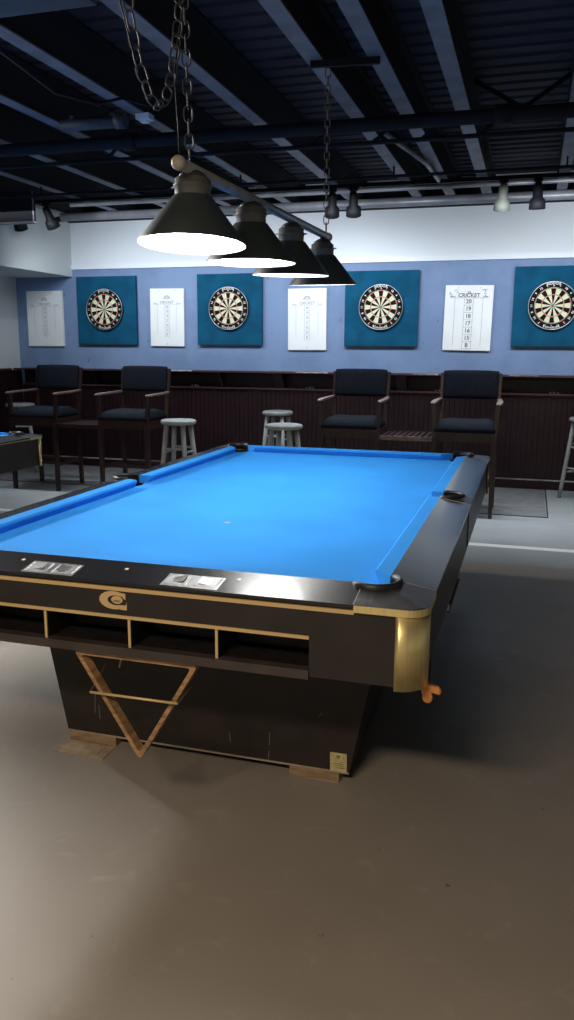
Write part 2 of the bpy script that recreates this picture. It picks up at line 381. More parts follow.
for x, mm, lb, yw, tl in hd: track_head(x, 6.877, tl, mm, lb, yaw=yw, energy=(0 if x < -4.6 else 16))

# dark hanging panel upper left
t = thing('hanging_panel', 'flat black panel with a pale lower edge hung below the joists at upper left', 'hanging panel', (-4.64,6.62,2.40))
m = MB(); m.box(-0.40,0.36,-0.16,-0.11,0.012,0.268); m.bevel(0.006); m.build('cabinet', blackbx, t)
m = MB(); m.box(-0.405,0.365,-0.165,-0.10,0.0,0.012); m.build('lower_edge', paleedg, t)
m = MB(); m.box(0.36,0.368,-0.162,-0.150,0.012,0.262); m.build('corner_strip', paleedg, t)
m = MB(); m.tube([(-0.02-0.3,-0.12,0.0),(-0.30,-0.13,-0.04),(-0.26,-0.13,-0.05),(-0.22,-0.12,0.0)],0.004,6); m.build('cord_loop', trackm, t)

# ------------------------------------------------------------------ panelling, ledge and cubbies
t = thing('ledge_counter', 'dark mahogany beadboard counter with open cubbies along the back wall', 'counter', (0,8.08,0))
X0, X1 = -5.60, 4.15
m = MB(); x = X0
while x < X1-0.02:                                # beadboard: raised strips with grooves
    m.box(x, x+0.046, 0.0, 0.02, 0.10, 0.915); x += 0.05
m.box(X0, X1, 0.012, 0.055, 0.0, 0.915); m.build('beadboard', panelw, t)
m = MB(); m.box(X0, X1, -0.012, 0.02, 0.0, 0.085); m.bevel(0.003); m.build('kickboard', panelw, t)
m = MB(); m.box(X0, X1, -0.016, 0.012, 0.085, 0.096); m.build('kick_highlight', strip, t)
m = MB(); m.box(X0, X1, -0.165, 0.055, 1.075, 1.094); m.bevel(0.004); m.build('ledge_top', panelw, t)
m = MB(); m.box(X0, X1, -0.171, -0.164, 1.080, 1.0955); m.build('edge_band', ledgew, t, label='red-brown lit ledge edge with painted pale highlights')
for a, b in ((-5.30,-5.05),(-3.76,-3.42),(-2.28,-1.95),(-1.10,-0.86),(-0.20,0.06)):
    n = 9; m = MB()
    for i in range(n):
        u = a + (b-a)*i/n; m.box(u, u+(b-a)/n*1.0, -0.1725, -0.160, 1.0885+0.002*math.sin(i*2.1), 1.0975)
    m.build('edge_highlight', ledgewh, t)
m = MB(); m.box(X0, X1, -0.030, 0.055, 0.905, 0.922); m.bevel(0.003); m.build('cubby_shelf', ledgew, t)
m = MB(); m.box(X0, X1, 0.046, 0.055, 0.92, 1.076); m.build('cubby_back', panelw, t)
def slant_div(xc, w):
    m = MB(); pr = [(-0.160,1.076),(-0.027,0.922),(0.048,0.922),(0.048,1.076)]
    m.loft([[(xc-w/2,a,b) for a,b in pr],[(xc+w/2,a,b) for a,b in pr]], smooth=False); return m
for xc, w in ((-5.20,0.1),(-4.62,0.02),(-3.85,0.10),(-3.13,0.022),(-2.49,0.10),(-1.86,0.022),(-1.22,0.10),(-0.62,0.022),(0.72,0.022),(1.4,0.10)):
    slant_div(xc, w).build('divider', panelw, t)
for xc, lb in ((-4.12,'in the cubby between the two left chairs'),(-3.46,'in the cubby above the lone grey stool'),
               (-2.18,'in the cubby right of the two overlapping stools'),(-0.86,'in the cubby between the two right chairs'),(0.22,'in the cubby at the far right')):
    for dx, dy, s_, a, nm in ((-0.035,0.0,0.013,0.3,'left'),(0.0,0.012,0.018,0.9,'middle'),(0.035,-0.004,0.013,0.1,'right')):
        m = MB(); m.box(-s_/2,s_/2,-s_/2,s_/2,0,s_); m.bevel(0.002)
        o = m.build('chalk_cube', wtrim, loc=(xc+dx, 8.085+dy, 0.922)); o.rotation_euler = (0,0,a)
        tag(o, nm+' one of three small pale cubes '+lb, 'chalk', 'small pale cubes in the ledge cubbies')
# dark panelling on the left wall
t = thing('side_panelling', 'dark mahogany panelling on the side wall at the left edge of the photo', 'wall panelling', (-5.66,5.6,0))
m = MB(); y = -2.4
while y < 2.5: m.box(0.008,0.030,y,y+0.092,0.10,1.06); y += 0.1
m.box(0.0,0.022,-2.4,2.52,0.0,1.07); m.build('boards', panelw, t)
m = MB(); m.box(0.0,0.05,-2.4,2.30,1.07,1.092); m.bevel(0.004); m.build('cap_rail', ledgew, t)

# ------------------------------------------------------------------ dartboards and backboards
def backboard(x0, x1, z0, z1, label, rot=0):
    t = thing('backboard', label, 'dartboard backboard', ((x0+x1)/2, 8.14, (z0+z1)/2), 0, 'teal dartboard backboards')
    w, h = (x1-x0)/2, (z1-z0)/2
    m = MB(); m.box(-w,w,-0.045,-0.012,-h+0.008,h); m.bevel(0.005,2); m.build('felt_panel', teal, t)
    m = MB(); m.box(-w+0.004,w-0.004,-0.042,0.0,-h,-h+0.012); m.box(-w+0.01,w-0.01,-0.014,0.0,-h+0.01,h-0.01); m.build('dark_frame', tealbk, t)
    return t
NUMS = [20,1,18,4,13,6,10,15,2,17,3,19,7,16,8,11,14,9,12,5]
def make_dartboard():
    t = thing('dartboard', '', 'dartboard', (0,0,0), 0, 'round dartboards')
    m = MB(); m.mi = 0
    M = Matrix.Rotation(PI/2,4,'X')
    m.lathe([(0.2255,0.0),(0.2255,0.030),(0.2235,0.034)], seg=60, cap=True, M=M)   # solid body
    def sector(r0, r1, a0, a1, mi, lift=0.0345):
        n = 4; vs = []
        for k in range(n+1):
            a = a0+(a1-a0)*k/n; vs.append((r1*math.sin(a), -lift, r1*math.cos(a)))
        if r0 > 0:
            for k in range(n,-1,-1):
                a = a0+(a1-a0)*k/n; vs.append((r0*math.sin(a), -lift, r0*math.cos(a)))
        else: vs.append((0,-lift,0))
        f = m.bm.faces.new([m.bm.verts.new(v) for v in vs]); f.material_index = mi
    for i in range(20):
        a0 = math.radians(i*18-9); a1 = a0+math.radians(18); dk = i % 2 == 0
        sector(0.0159,0.099,a0,a1,0 if dk else 1); sector(0.107,0.162,a0,a1,0 if dk else 1)
        sector(0.099,0.107,a0,a1,2 if dk else 3); sector(0.162,0.170,a0,a1,2 if dk else 3)
        sector(0.0064,0.0159,a0,a1,3); sector(0,0.0064,a0,a1,2)
    face = m
    m = MB()
    for rr, tr in ((0.0159,0.0008),(0.099,0.0008),(0.107,0.0008),(0.162,0.0008),(0.170,0.0010)):
        P = [(rr*math.sin(2*PI*k/48), -0.0352, rr*math.cos(2*PI*k/48)) for k in range(49)]; m.tube(P, tr, 4, cap=False)
    for i in range(20):
        a = math.radians(i*18-9); m.tube([(0.016*math.sin(a),-0.0352,0.016*math.cos(a)),(0.17*math.sin(a),-0.0352,0.17*math.cos(a))],0.0007,4)
    m.build('wires', wire, t)
    m = MB(); P = [(0.2245*math.sin(2*PI*k/60), -0.034, 0.2245*math.cos(2*PI*k/60)) for k in range(61)]; m.tube(P, 0.0032, 6, cap=False); m.build('rim', wire, t)
    m = face; m.mi = 4
    for i, nn in enumerate(NUMS):
        a = math.radians(i*18)
        if nn in (20,3): rr = 0.186
        else: rr = 0.195
        text_into(m, str(nn), 0.030 if nn not in (20,3) else 0.018, T(rr*math.sin(a),-0.0356,rr*math.cos(a)) @ Matrix.Rotation(a,4,'Y') @ WALLUP)
    w = 'NODOR'
    for i, c in enumerate(w):
        a = math.radians((i-2)*7.6); text_into(m, c, 0.034, T(0.208*math.sin(a),-0.0356,0.208*math.cos(a)) @ Matrix.Rotation(a,4,'Y') @ WALLUP)
    w = 'SUPABULL'
    for i, c in enumerate(w):
        a = math.radians(180-(i-3.5)*5.6); text_into(m, c, 0.026, T(0.207*math.sin(a),-0.0356,0.207*math.cos(a)) @ Matrix.Rotation(a+PI,4,'Y') @ WALLUP)
    m.build('sisal_face', [dblack,dcream,dred,dgreen,dwhite], t)
    return t
bxs = [(-4.86,-4.14,1.355,2.085),(-3.425,-2.705,1.355,2.085),(-1.83,-1.10,1.350,2.083),(-0.205,0.525,1.355,2.092)]
bn = ['leftmost teal backboard, beside the shaded score board under the soffit','second teal backboard from the left, behind the second pool lamp',
      'teal backboard between the third and fourth white score boards, right of the pool lamps','rightmost teal backboard, cut off by the right edge of the photo']
dn = ['leftmost dartboard, on the backboard above the two left chairs','second dartboard from the left, just below the second hanging lamp shade',
      'dartboard right of the hanging pool lamps, above the third armchair','rightmost dartboard, partly cut by the right edge of the photo']
dx = [-4.507,-3.063,-1.462,0.150]
d0 = make_dartboard()
for i in range(4):
    a = bxs[i]; backboard(*a, bn[i])
    d = d0 if i == 0 else copy_tree(d0)
    d.location = (dx[i], 8.094, 1.733); d.scale = (0.965,1,0.965); d['label'] = dn[i]

# ------------------------------------------------------------------ score boards
def scoreboard(xc, zc, w, h, rot, label, big=False, marks='ink'):
    t = thing('score_board', label, 'score board', (xc, 8.14, zc), 0, 'white cricket score boards')
    t.rotation_euler = (0, rot, 0)
    m = MB(); m.box(-w/2,w/2,-0.030,0,-h/2,h/2); m.bevel(0.003); m.build('panel', wboard, t)
    s = h/0.6; yf = -0.0308
    mi = ink if big else inklt
    m = MB()
    top = 0.185*s if big else 0.135*s
    bot = -0.285*s if big else -0.20*s
    n = 7; bw = 0.042*s if big else 0.028*s; step = (top-bot)/n
    lw = 0.0022
    def bx(x0,x1,z0,z1): m.box(x0,x1,yf,yf+0.001,z0,z1)
    for k, tx in enumerate(['20','19','18','17','16','15','B']):
        zc_ = top - step*(k+0.5)
        text_into(m, tx, step*0.78 if big else step*0.68, T(0,yf,zc_) @ WALLUP)
        bx(-bw,bw,zc_-step/2-lw/2,zc_-step/2+lw/2)
    bx(-bw,-bw+lw,bot,top); bx(bw-lw,bw,bot,top)
    cx = w*0.29
    bx(-cx-lw/2,-cx+lw/2,bot+0.03,top); bx(cx-lw/2,cx+lw/2,bot+0.03,top)
    bx(-w*0.40,w*0.40,top-lw/2,top+lw/2)
    m.build('score_grid', mi, t)
    m = MB(); text_into(m, 'CRICKET', 0.050*s if big else 0.040*s, T(0,yf,top+0.022*s) @ WALLUP)
    m.build('heading', mi, t)
    m = MB(); ec = top + (0.050 if big else 0.068)*s; er = (0.014 if big else 0.036)*s     # half-sun emblem with rays
    for k in range(7):
        a0 = PI*k/7+0.05; a1 = PI*(k+1)/7-0.05
        f = m.bm.faces.new([m.bm.verts.new((r*math.cos(a),yf,ec+r*0.75*math.sin(a))) for r,a in ((er*0.35,a0),(er,a0),(er,a1),(er*0.35,a1))])
    m.box(-er*1.15,er*1.15,yf,yf+0.001,ec-0.010*s,ec-0.003*s); m.build('emblem', mi, t)
    m = MB()
    for sx, sz in ((-w*0.23,h*0.46),(w*0.23,h*0.46),(0,-h*0.46)): m.lathe([(0.005,0),(0.005,0.003),(0.002,0.0045)], seg=10, M=T(sx,-0.030,sz) @ Matrix.Rotation(PI/2,4,'X'))
    m.build('screws', silver, t)
    m = MB()
    for sx in (-1,1):
        text_into(m, 'Score', 0.020*s, T(sx*w*0.34,yf,top+0.012*s) @ WALLUP)
    m.build('column_heading', mi, t)
    if big:
        m = MB()
        for pts_ in ([(-0.19,0.215),(-0.175,0.235),(-0.185,0.245),(-0.165,0.22),(-0.16,0.21)],[(-0.14,0.25),(-0.12,0.265),(-0.105,0.255),(-0.12,0.235),(-0.10,0.235)],
                     [(0.12,0.262),(0.145,0.268),(0.17,0.262),(0.15,0.26),(0.145,0.235)],[(0.14,0.225),(0.16,0.232),(0.15,0.213),(0.165,0.205)]):
            m.tube([(a,yf,b) for a,b in pts_],0.0028,4)
        m.build('marker_scribble', inkblue, t)
    return t
scoreboard(-5.287,1.640,0.452,0.604,0.0,'white score board in the shadow of the soffit at far left')
scoreboard(-3.784,1.646,0.392,0.602,0.008,'white score board between the first and second teal backboards')
scoreboard(-2.226,1.620,0.404,0.612,-0.006,'white score board just left of the third backboard, below the small far pool lamps')
scoreboard(-0.620,1.626,0.452,0.612,0.015,'white score board with blue scribbles and bold numbers right of the third dartboard', True)

# ------------------------------------------------------------------ chairs
def make_chair():
    t = thing('armchair', '', 'chair', (0,0,0), 0, 'tall dark wood armchairs with navy cushions')
    for sx in (-1,1):
        m = MB(); m.bar((sx*0.232,-0.215,0),(sx*0.232,-0.215,0.64),0.030,0.034,0.040); m.bar((sx*0.232,-0.215,0.62),(sx*0.250,-0.205,0.90),0.030,0.034); m.bevel(0.004)
        m.build('leg', wood, t)
    for sx in (-1,1):
        m = MB(); m.bar((sx*0.226,0.215,0),(sx*0.226,0.200,0.66),0.032,0.034); m.bar((sx*0.226,0.200,0.64),(sx*0.238,0.265,1.135),0.034,0.030,0.028); m.bevel(0.004)
        m.build('leg', wood, t)
    m = MB(); m.box(-0.225,0.225,-0.228,-0.206,0.605,0.680); m.box(-0.225,0.225,0.19,0.21,0.605,0.680)
    for sx in (-1,1): m.box(sx*0.232-0.011,sx*0.232+0.011,-0.21,0.20,0.605,0.680)
    m.bevel(0.004); m.build('seat_frame', wood, t)
    # domed seat cushion
    m = MB(); rings = []
    nx, ny = 14, 12
    grid = {}
    for lay in (0,1):
        for i in range(nx+1):
            for j in range(ny+1):
                u = -1+2*i/nx; v = -1+2*j/ny
                ru = math.copysign(abs(u)**0.9,u)
                e = max(0,(1-abs(u)**5))*max(0,(1-abs(v)**5))
                xx = 0.236*ru*(1-0.04*(v>0)*v) ; yy = -0.238 + 0.445*(v+1)/2
                zz = 0.682 if lay == 0 else 0.712 + 0.062*e**0.5 - 0.006*math.cos(3*u)*e
                grid[lay,i,j] = m.bm.verts.new((xx,yy,zz))
    for i in range(nx):
        for j in range(ny):
            m.bm.faces.new([grid[1,i,j],grid[1,i+1,j],grid[1,i+1,j+1],grid[1,i,j+1]])
            m.bm.faces.new([grid[0,i,j],grid[0,i,j+1],grid[0,i+1,j+1],grid[0,i+1,j]])
    for i in range(nx):
        for j in (0,ny): m.bm.faces.new([grid[0,i,j],grid[0,i+1,j],grid[1,i+1,j],grid[1,i,j]])
    for j in range(ny):
        for i in (0,nx): m.bm.faces.new([grid[0,i,j],grid[0,i,j+1],grid[1,i,j+1],grid[1,i,j]])
    m.build('seat_cushion', navy, t, True)
    # back cushion, slightly curved and rounded
    m = MB(); rings = []
    for i in range(13):
        u = -1+2*i/12; xx = 0.226*u; cv = -0.020*(1-u*u) + 0.0; th = 0.026*(1-abs(u)**8*0.5)
        ring = []
        for k in range(16):
            a = 2*PI*k/16; cy = math.copysign(abs(math.cos(a))**0.5, math.cos(a)); cz = math.copysign(abs(math.sin(a))**0.45, math.sin(a))
            hz = 0.118*(1-0.05*abs(u)**4)
            z = 1.042 + hz*cz; y = 0.215 + (z-0.93)*0.14 + cv*-1*0.6 + th*cy
            ring.append((xx,y,z))
        rings.append(ring)
    m.loft(rings); m.build('back_cushion', navy, t)
    for sx in (-1,1):
        m = MB(); P = [(sx*0.252,-0.250,0.906),(sx*0.254,-0.20,0.910),(sx*0.258,-0.05,0.913),(sx*0.250,0.12,0.917),(sx*0.238,0.235,0.921)]
        rings = []
        for i, p in enumerate(P):
            w = [0.026,0.044,0.046,0.034,0.028][i]/2; h = [0.010,0.015,0.016,0.016,0.016][i]/2
            rings.append([(p[0]+a*w,p[1],p[2]+b*h) for a,b in ((-1,-1),(1,-1),(1,1),(-1,1))])
        m.loft(rings, smooth=False); m.bevel(0.003); m.build('armrest', woodarm, t)
    m = MB(); m.box(-0.22,0.22,-0.232,-0.200,0.255,0.285); m.bevel(0.004); m.build('footrest', wood, t)
    for sx in (-1,1):
        m = MB(); m.box(sx*0.230-0.010,sx*0.230+0.010,-0.205,0.205,0.235,0.262); m.bevel(0.003); m.build('stretcher', wood, t)
    m = MB(); m.box(-0.218,0.218,0.198,0.216,0.235,0.262); m.bevel(0.003); m.build('stretcher', wood, t)
    return t
c0 = make_chair()
cl = [(-4.425,6.725,0.0,'navy cushioned armchair at far left, behind the corner of the other pool table'),
      (-3.490,6.725,0.0,'navy cushioned armchair just left of the lone grey stool'),
      (-1.415,6.725,0.0,'navy cushioned armchair below the third dartboard, just right of the pair of grey stools'),
      (-0.480,6.725,0.0,'rightmost navy cushioned armchair, below the scribbled score board, behind the far right table corner')]
for i, (x,y,r,lb) in enumerate(cl):
    c = c0 if i == 0 else copy_tree(c0)
    c.location = (x,y,0); c.rotation_euler = (0,0,r); c['label'] = lb
# slatted shelves bridging each pair of chairs
def shelf(xc, label):
    t = thing('slatted_shelf', label, 'shelf', (xc,6.725,0.60), 0, 'slatted shelves linking the armchairs')
    m = MB(); m.box(-0.218,0.218,-0.225,-0.205,0,0.034); m.bevel(0.003); m.build('front_rail', woodarm if xc>-2 else wood, t)
    m = MB(); m.box(-0.218,0.218,0.205,0.225,0,0.034); m.bevel(0.003); m.build('back_rail', wood, t)
    for k in range(9):
        x = -0.20+k*0.05; m = MB(); m.box(x-0.015,x+0.015,-0.205,0.205,0.012,0.030); m.build('slat', wood, t)
    return t
shelf(-3.9575,'dark slatted shelf bridging the two left armchairs'); shelf(-0.9475,'dark slatted shelf bridging the two right armchairs')

# ------------------------------------------------------------------ stools
def make_stool():
    t = thing('stool', '', 'stool', (0,0,0), 0, 'grey painted round wooden stools')
    m = MB(); m.lathe([(0.130,0.700),(0.145,0.704),(0.150,0.716),(0.150,0.724),(0.144,0.734),(0.132,0.738)], seg=36); m.build('seat', greyp, t)
    f = lambda a, z: (( 0.105 + (0.70-z)/0.70*0.080)*math.cos(a), (0.105 + (0.70-z)/0.70*0.080)*math.sin(a), z)
    for k in range(4):
        a = PI/4+k*PI/2
        m = MB(); m.tube([f(a,0.0),f(a,0.12),f(a,0.40),f(a,0.702)],0.017,12,0.021); m.build('leg', greyp, t)
    for k in range(4):
        a = PI/4+k*PI/2; b = a+PI/2
        for z in ((0.50,0.24) if k % 2 == 0 else (0.47,0.28)):
            m = MB(); m.tube([f(a,z),f(b,z)],0.010,10); m.build('rung', greyp, t)
    return t
s0 = make_stool()
for i, (x,y,r,lb) in enumerate([(-2.81,6.20,-0.02,'lone grey stool between the second armchair and the middle of the ledge'),
        (-2.32,7.42,-0.1,'farther and taller-looking of the two overlapping grey stools, close to the ledge'),
        (-1.86,6.12,-0.12,'nearer of the two overlapping grey stools, just above the far table rail'),
        (0.50,7.66,0.785,'grey stool cut off by the right edge of the photo'),
        (-5.20,7.43,0.6,'grey stool at the left edge, mostly hidden behind the leftmost armchair')]):
    s = s0 if i == 0 else copy_tree(s0)
    s.location = (x,y,0); s.rotation_euler = (0,0,r); s['label'] = lb

# ------------------------------------------------------------------ mats
def fmat(x0,x1,y0,y1,label):
    t = thing('floor_mat', label, 'mat', ((x0+x1)/2,(y0+y1)/2,0), 0, 'thin floor mats in front of the dartboards')
    w,h = (x1-x0)/2,(y1-y0)/2
    m = MB(); m.box(-w+0.018,w-0.018,-h+0.018,h-0.018,0,0.0045); m.build('surface', matm, t)
    m = MB(); m.box(-w,w,-h,-h+0.018,0,0.005); m.box(-w,w,h-0.018,h,0,0.005); m.box(-w,-w+0.012,-h+0.018,h-0.018,0,0.005); m.box(w-0.012,w,-h+0.018,h-0.018,0,0.005); m.build('border', matedge, t)
fmat(-0.72,0.205,6.67,8.05,'thin grey rubber mat with a black border behind the rightmost armchair')
fmat(-5.35,-3.86,6.86,8.05,'thin dark floor mat under the back legs of the leftmost armchair')

# ------------------------------------------------------------------ pool table
HW, HL = 0.635, 1.27; W, L = 0.805, 1.44; RB = 0.05; ZB, ZR = 0.724, 0.7592
CR = 0.062; CO = 0.020; PQ = 0.004+CO; PE = math.sqrt(CR*CR-PQ*PQ); PI_ = HW+CO-math.sqrt(CR*CR-(0.05-CO)**2)
def arc(cx, cy, r, a0, a1, n):
    return [(cx+r*math.cos(a0+(a1-a0)*k/n), cy+r*math.sin(a0+(a1-a0)*k/n)) for k in range(n+1)]
def make_table(name, label, front_box=True):
    t = thing(name, label, 'pool table', (0,0,0))
    # bed with pocket cut-outs
    pts = []
    cx, cy = HW+CO, HL+CO
    a_ = math.asin((0.0)/CR) if False else 0
    for sx, sy in ((1,-1),(1,1),(-1,1),(-1,-1)):
        # arc bulging into the bed at each corner
        base = math.atan2(-sy, -sx)
        d = 1.05
        ar = arc(sx*cx, sy*cy, CR, base-d, base+d, 8)
        # orient so that polygon stays CCW
        pts.append((sx,sy,ar))
    poly = []
    order = []
    for sx, sy, ar in pts:
        ar2 = list(reversed(ar))
        order.append(ar2)
    E_ = HW+RB; F_ = HL+RB
    def side(sx):
        c = sx*(HW+0.075); ar = arc(c, 0, 0.066, (PI if sx>0 else 0)-0.85, (PI if sx>0 else 0)+0.85, 8)
        return list(reversed(ar))
    poly += order[0] + side(1) + order[1] + order[2] + side(-1) + order[3]
    m = MB(); m.prism(poly, ZB-0.03, ZB); m.build('cloth_bed', cloth, t)
    # cushions
    def cushion(p0, p1, nrm, e0, e1):
        """nose from p0 to p1 (2D), nrm outward 2D, e0/e1 base extensions"""
        d = (Vector(p1)-Vector(p0)).normalized(); nrm = Vector(nrm)
        prof = [(0.0,ZR-0.004),(0.0,ZR-0.012),(0.013,ZB+0.0005),(RB,ZB+0.0005),(RB,ZR-0.0005),(0.006,ZR-0.001)]
        rings = []
        for p, e, s in ((p0,e0,-1),(p1,e1,1)):
            rings.append([(*(Vector(p) + nrm*o + d*s*e*(o/RB)), z) for o, z in prof])
        m = MB(); m.loft(rings, smooth=False); m.bevel(0.0015,1); return m.build('cushion', cloth, t)
    cm, sm = 0.088, 0.067; ec, es = 0.060, 0.014
    for sx in (-1,1):
        cushion((sx*HW,-HL+cm),(sx*HW,-sm),(sx,0),ec,es); cushion((sx*HW,sm),(sx*HW,HL-cm),(sx,0),es,ec)
    for sy in (-1,1):
        cushion((-HW+cm,sy*HL),(HW-cm,sy*HL),(0,sy),ec,ec)
    # rails
    J = 0.174
    def slope(m, zb=0.730):
        for v in m.bm.verts:
            d = max(abs(v.co.x)-HW, abs(v.co.y)-HL)
            f = min(1,max(0,(d-RB)/(W-HW-RB)))
            k = max(0,(v.co.z-zb)/(ZR-zb)); v.co.z -= 0.021*f*k
        return m
    def rail(poly):
        m = MB(); m.prism(poly, 0.730, ZR); m.bevel(0.005,3,1.0); slope(m); return m.build('rail', blackgl, t)
    for sy in (-1,1):
        q = [(-PI_,sy*(HL+RB)),(PI_,sy*(HL+RB)),(W-J,sy*(cy+PE)),(W-J,sy*L),(-W+J,sy*L),(-W+J,sy*(cy+PE))]
        if sy > 0: pass
        else: q = list(reversed(q))
        rail(q)
    for sx in (-1,1):
        for s in (-1,1):
            q = [(sx*(HW+RB),s*0.078),(sx*(HW+RB),s*(HL-0.024)),(sx*(cx+PE),s*(L-J)),(sx*W,s*(L-J)),(sx*W,s*0.078)]
            if sx*s > 0: q = list(reversed(q))
            q2 = q
            m = MB(); m.prism(q2, 0.730, ZR); m.bevel(0.005,3,1.0); slope(m); m.build('rail', railtop, t)
    # corner castings, side castings
    for sx in (-1,1):
        for sy in (-1,1):
            R_ = 0.055
            P = [(W-J, L), (W-J, cy+PE)]
            ar = arc(cx, cy, CR, math.atan2(PE,-PQ), math.atan2(-PQ,PE), 14)     # 131 deg -> -41 deg, bulging outward
            P += ar[1:-1] + [(cx+PE, L-J), (W, L-J)] + [(W, L-R_)] + arc(W-R_, L-R_, R_, 0, PI/2, 8)[1:-1] + [(W-R_, L)]
            P = [(a*sx, b*sy) for a, b in P]
            m = MB(); m.prism(P, 0.738, ZR+0.0005); m.bevel(0.004,3,1.0)
            bmesh.ops.bisect_plane(m.bm, geom=m.bm.verts[:]+m.bm.edges[:]+m.bm.faces[:], plane_co=(sx*HW,sy*HL,0.74), plane_no=(sx,-sy,0))
            slope(m, 0.726); k = m.build('corner_casting', castblk, t, label='worn black corner casting with a gold lower edge')
            m = MB(); m.prism([(a*1.0008,b*1.0008) for a,b in P], 0.720, 0.7375); m.build('gold_edge', gold, k)
            # silver joint strips
            for pr in ([(W-J-0.0025,L-0.004),(W-J,L-0.004),(W-J,cy+PE+0.003),(W-J-0.0025,cy+PE+0.003)],[(cx+PE+0.003,L-J-0.0025),(W-0.004,L-J-0.0025),(W-0.004,L-J),(cx+PE+0.003,L-J)]):
                m = MB(); m.prism([(a*sx,b*sy) for a,b in pr], 0.727, ZR+0.0014); slope(m); m.build('joint_strip', chrome, k)
            # rubber lip (C shape)
            a0, a1 = math.radians(143), math.radians(-56)
            P = [(sx*(cx+0.062*math.cos(a0+(a1-a0)*i/22)), sy*(cy+0.062*math.sin(a0+(a1-a0)*i/22))) for i in range(23)]
            m = MB(); rings = []
            for i,(x_,y_) in enumerate(P):
                dx_, dy_ = (x_-sx*cx)/0.062, (y_-sy*cy)/0.062; f = min(1,min(i,22-i)/2.5+0.35)
                rings.append([(x_+dx_*o*f, y_+dy_*o*f, z) for o,z in ((-0.007,ZR-0.030),(0.006,ZR-0.030),(0.0075,ZR+0.004),(0.003,ZR+0.0085*f),(-0.003,ZR+0.0075*f),(-0.007,ZR+0.001))])
            m.loft(rings); m.build('pocket_liner', rubber, t)
            m = MB(); m.lathe([(0.062,ZB+0.0),(0.060,0.66),(0.055,0.60)], c=(sx*cx,sy*cy,0), seg=28, cap=False); m.lathe([(0.055,0.598),(0.0551,0.60)], c=(sx*cx,sy*cy,0), seg=28); m.build('pocket', void, t)
            # brass corner cover
            R2 = 0.073; n = 10
            o_ = arc(W-R2, L-R2, R2, -0.0, PI/2, n); i_ = arc(W-R2, L-R2, R2-0.010, 0, PI/2, n)
            P = [(a*sx,b*sy) for a,b in o_ + list(reversed(i_))]
            m = MB(); m.prism(P, 0.534, 0.721); ob = m.build('brass_corner', gold, t)
            for p_ in ob.data.polygons: p_.use_smooth = abs(p_.normal.z) < 0.5
        # side pocket
        c = sx*(HW+0.075)
        a0 = math.radians(118); ar = arc(0,0,0.064,a0,-a0,16)
        P = [(W,0.078),(0.71,0.078)] ; ar = [(HW+0.075+0.060*math.cos(a), 0.060*math.sin(a)) for a in [math.radians(112)*(1-2*i/16) for i in range(17)]]
        P = [(W-0.001,0.078),(HW+RB,0.078)] + ar + [(HW+RB,-0.078),(W-0.001,-0.078)]
        P = [(a*sx,b) for a,b in P]
        m = MB(); m.prism(P, 0.722, ZR+0.001); m.bevel(0.003,2,1.0); slope(m); k = m.build('side_casting', castblk, t)
        for s in (-1,1):
            m = MB(); m.box(min(sx*(HW+RB),sx*W),max(sx*(HW+RB),sx*W), s*0.078-0.0015, s*0.078+0.0015, 0.730, ZR+0.002); slope(m); m.build('joint_strip', chrome, k)
        P = [(c + sx*0.060*math.cos(a), 0.060*math.sin(a)) for a in [math.radians(115)*(1-2*i/18) for i in range(19)]]
        m = MB(); m.tube([(x_,y_,ZR-0.001) for x_,y_ in P], 0.008, 8); m.build('pocket_liner', rubber, t)
        m = MB(); m.lathe([(0.060,ZB),(0.058,0.66),(0.055,0.62)], c=(c,0,0), seg=28, cap=False); m.lathe([(0.055,0.618),(0.0551,0.62)], c=(c,0,0), seg=28); m.build('pocket', void, t)
        m = MB(); m.box(min(sx*(W-0.016),sx*(W-0.007)),max(sx*(W-0.016),sx*(W-0.007)),-0.030,0.030,0.56,0.722); m.bevel(0.002); m.build('side_plate', darktrim, t)
    # aprons
    AI = 0.012
    m = MB(); y0 = -L+AI
    if front_box:
        m.box(-W+0.05, W-0.05, y0, y0+0.02, 0.645, 0.736)
        m.box(0.521, W-0.06, y0-0.0, y0+0.02, 0.540, 0.645); m.box(-W+0.06, -0.521, y0, y0+0.02, 0.540, 0.645)
    else: m.box(-W+0.05, W-0.05, y0, y0+0.02, 0.54, 0.736)
    m.bevel(0.001,1); m.build('end_apron', apron, t)
    m = MB(); m.box(-W+0.05, W-0.05, L-AI-0.02, L-AI, 0.54, 0.736); m.build('end_apron', apron, t)
    for sx in (-1,1):
        m = MB(); a, b = sorted((sx*(W-AI), sx*(W-AI-0.02))); m.box(a, b, -L+0.06, L-0.06, 0.54, 0.736); m.build('side_apron', apron, t)
        m = MB(); a, b = sorted((sx*(W-AI+0.004), sx*(W-AI))); m.box(a, b, -L+0.075, L-0.075, 0.722, 0.731); m.build('trim_line', goldln, t)
    m = MB(); m.box(-W+J, W-J, y0-0.006, y0, 0.712, 0.722); m.build('trim_line', goldln, t)
    m = MB(); m.box(-W+J, W-J, y0-0.009, y0, 0.7305, 0.7335); m.build('trim_line', goldln, t)
    if front_box:
        m = MB(); m.box(-0.521, 0.521, y0-0.004, y0+0.012, 0.637, 0.6455); m.build('trim_line', goldln, t)
        for u in (-0.463,-0.215,0.035,0.279):
            m = MB(); m.box(u-0.004,u+0.004,y0+0.004,y0+0.14,0.556,0.648); dv = m.build('box_divider', boxint, t); m = MB(); m.box(u-0.0035,u+0.0035,y0+0.0,y0+0.004,0.558,0.637); m.build('front_edge', goldln, dv)
        m = MB(); m.box(-0.521,0.521,y0+0.14,y0+0.15,0.545,0.66); m.box(-0.521,0.521,y0+0.02,y0+0.14,0.542,0.556); m.box(-0.521,0.521,y0+0.02,y0+0.14,0.650,0.660)
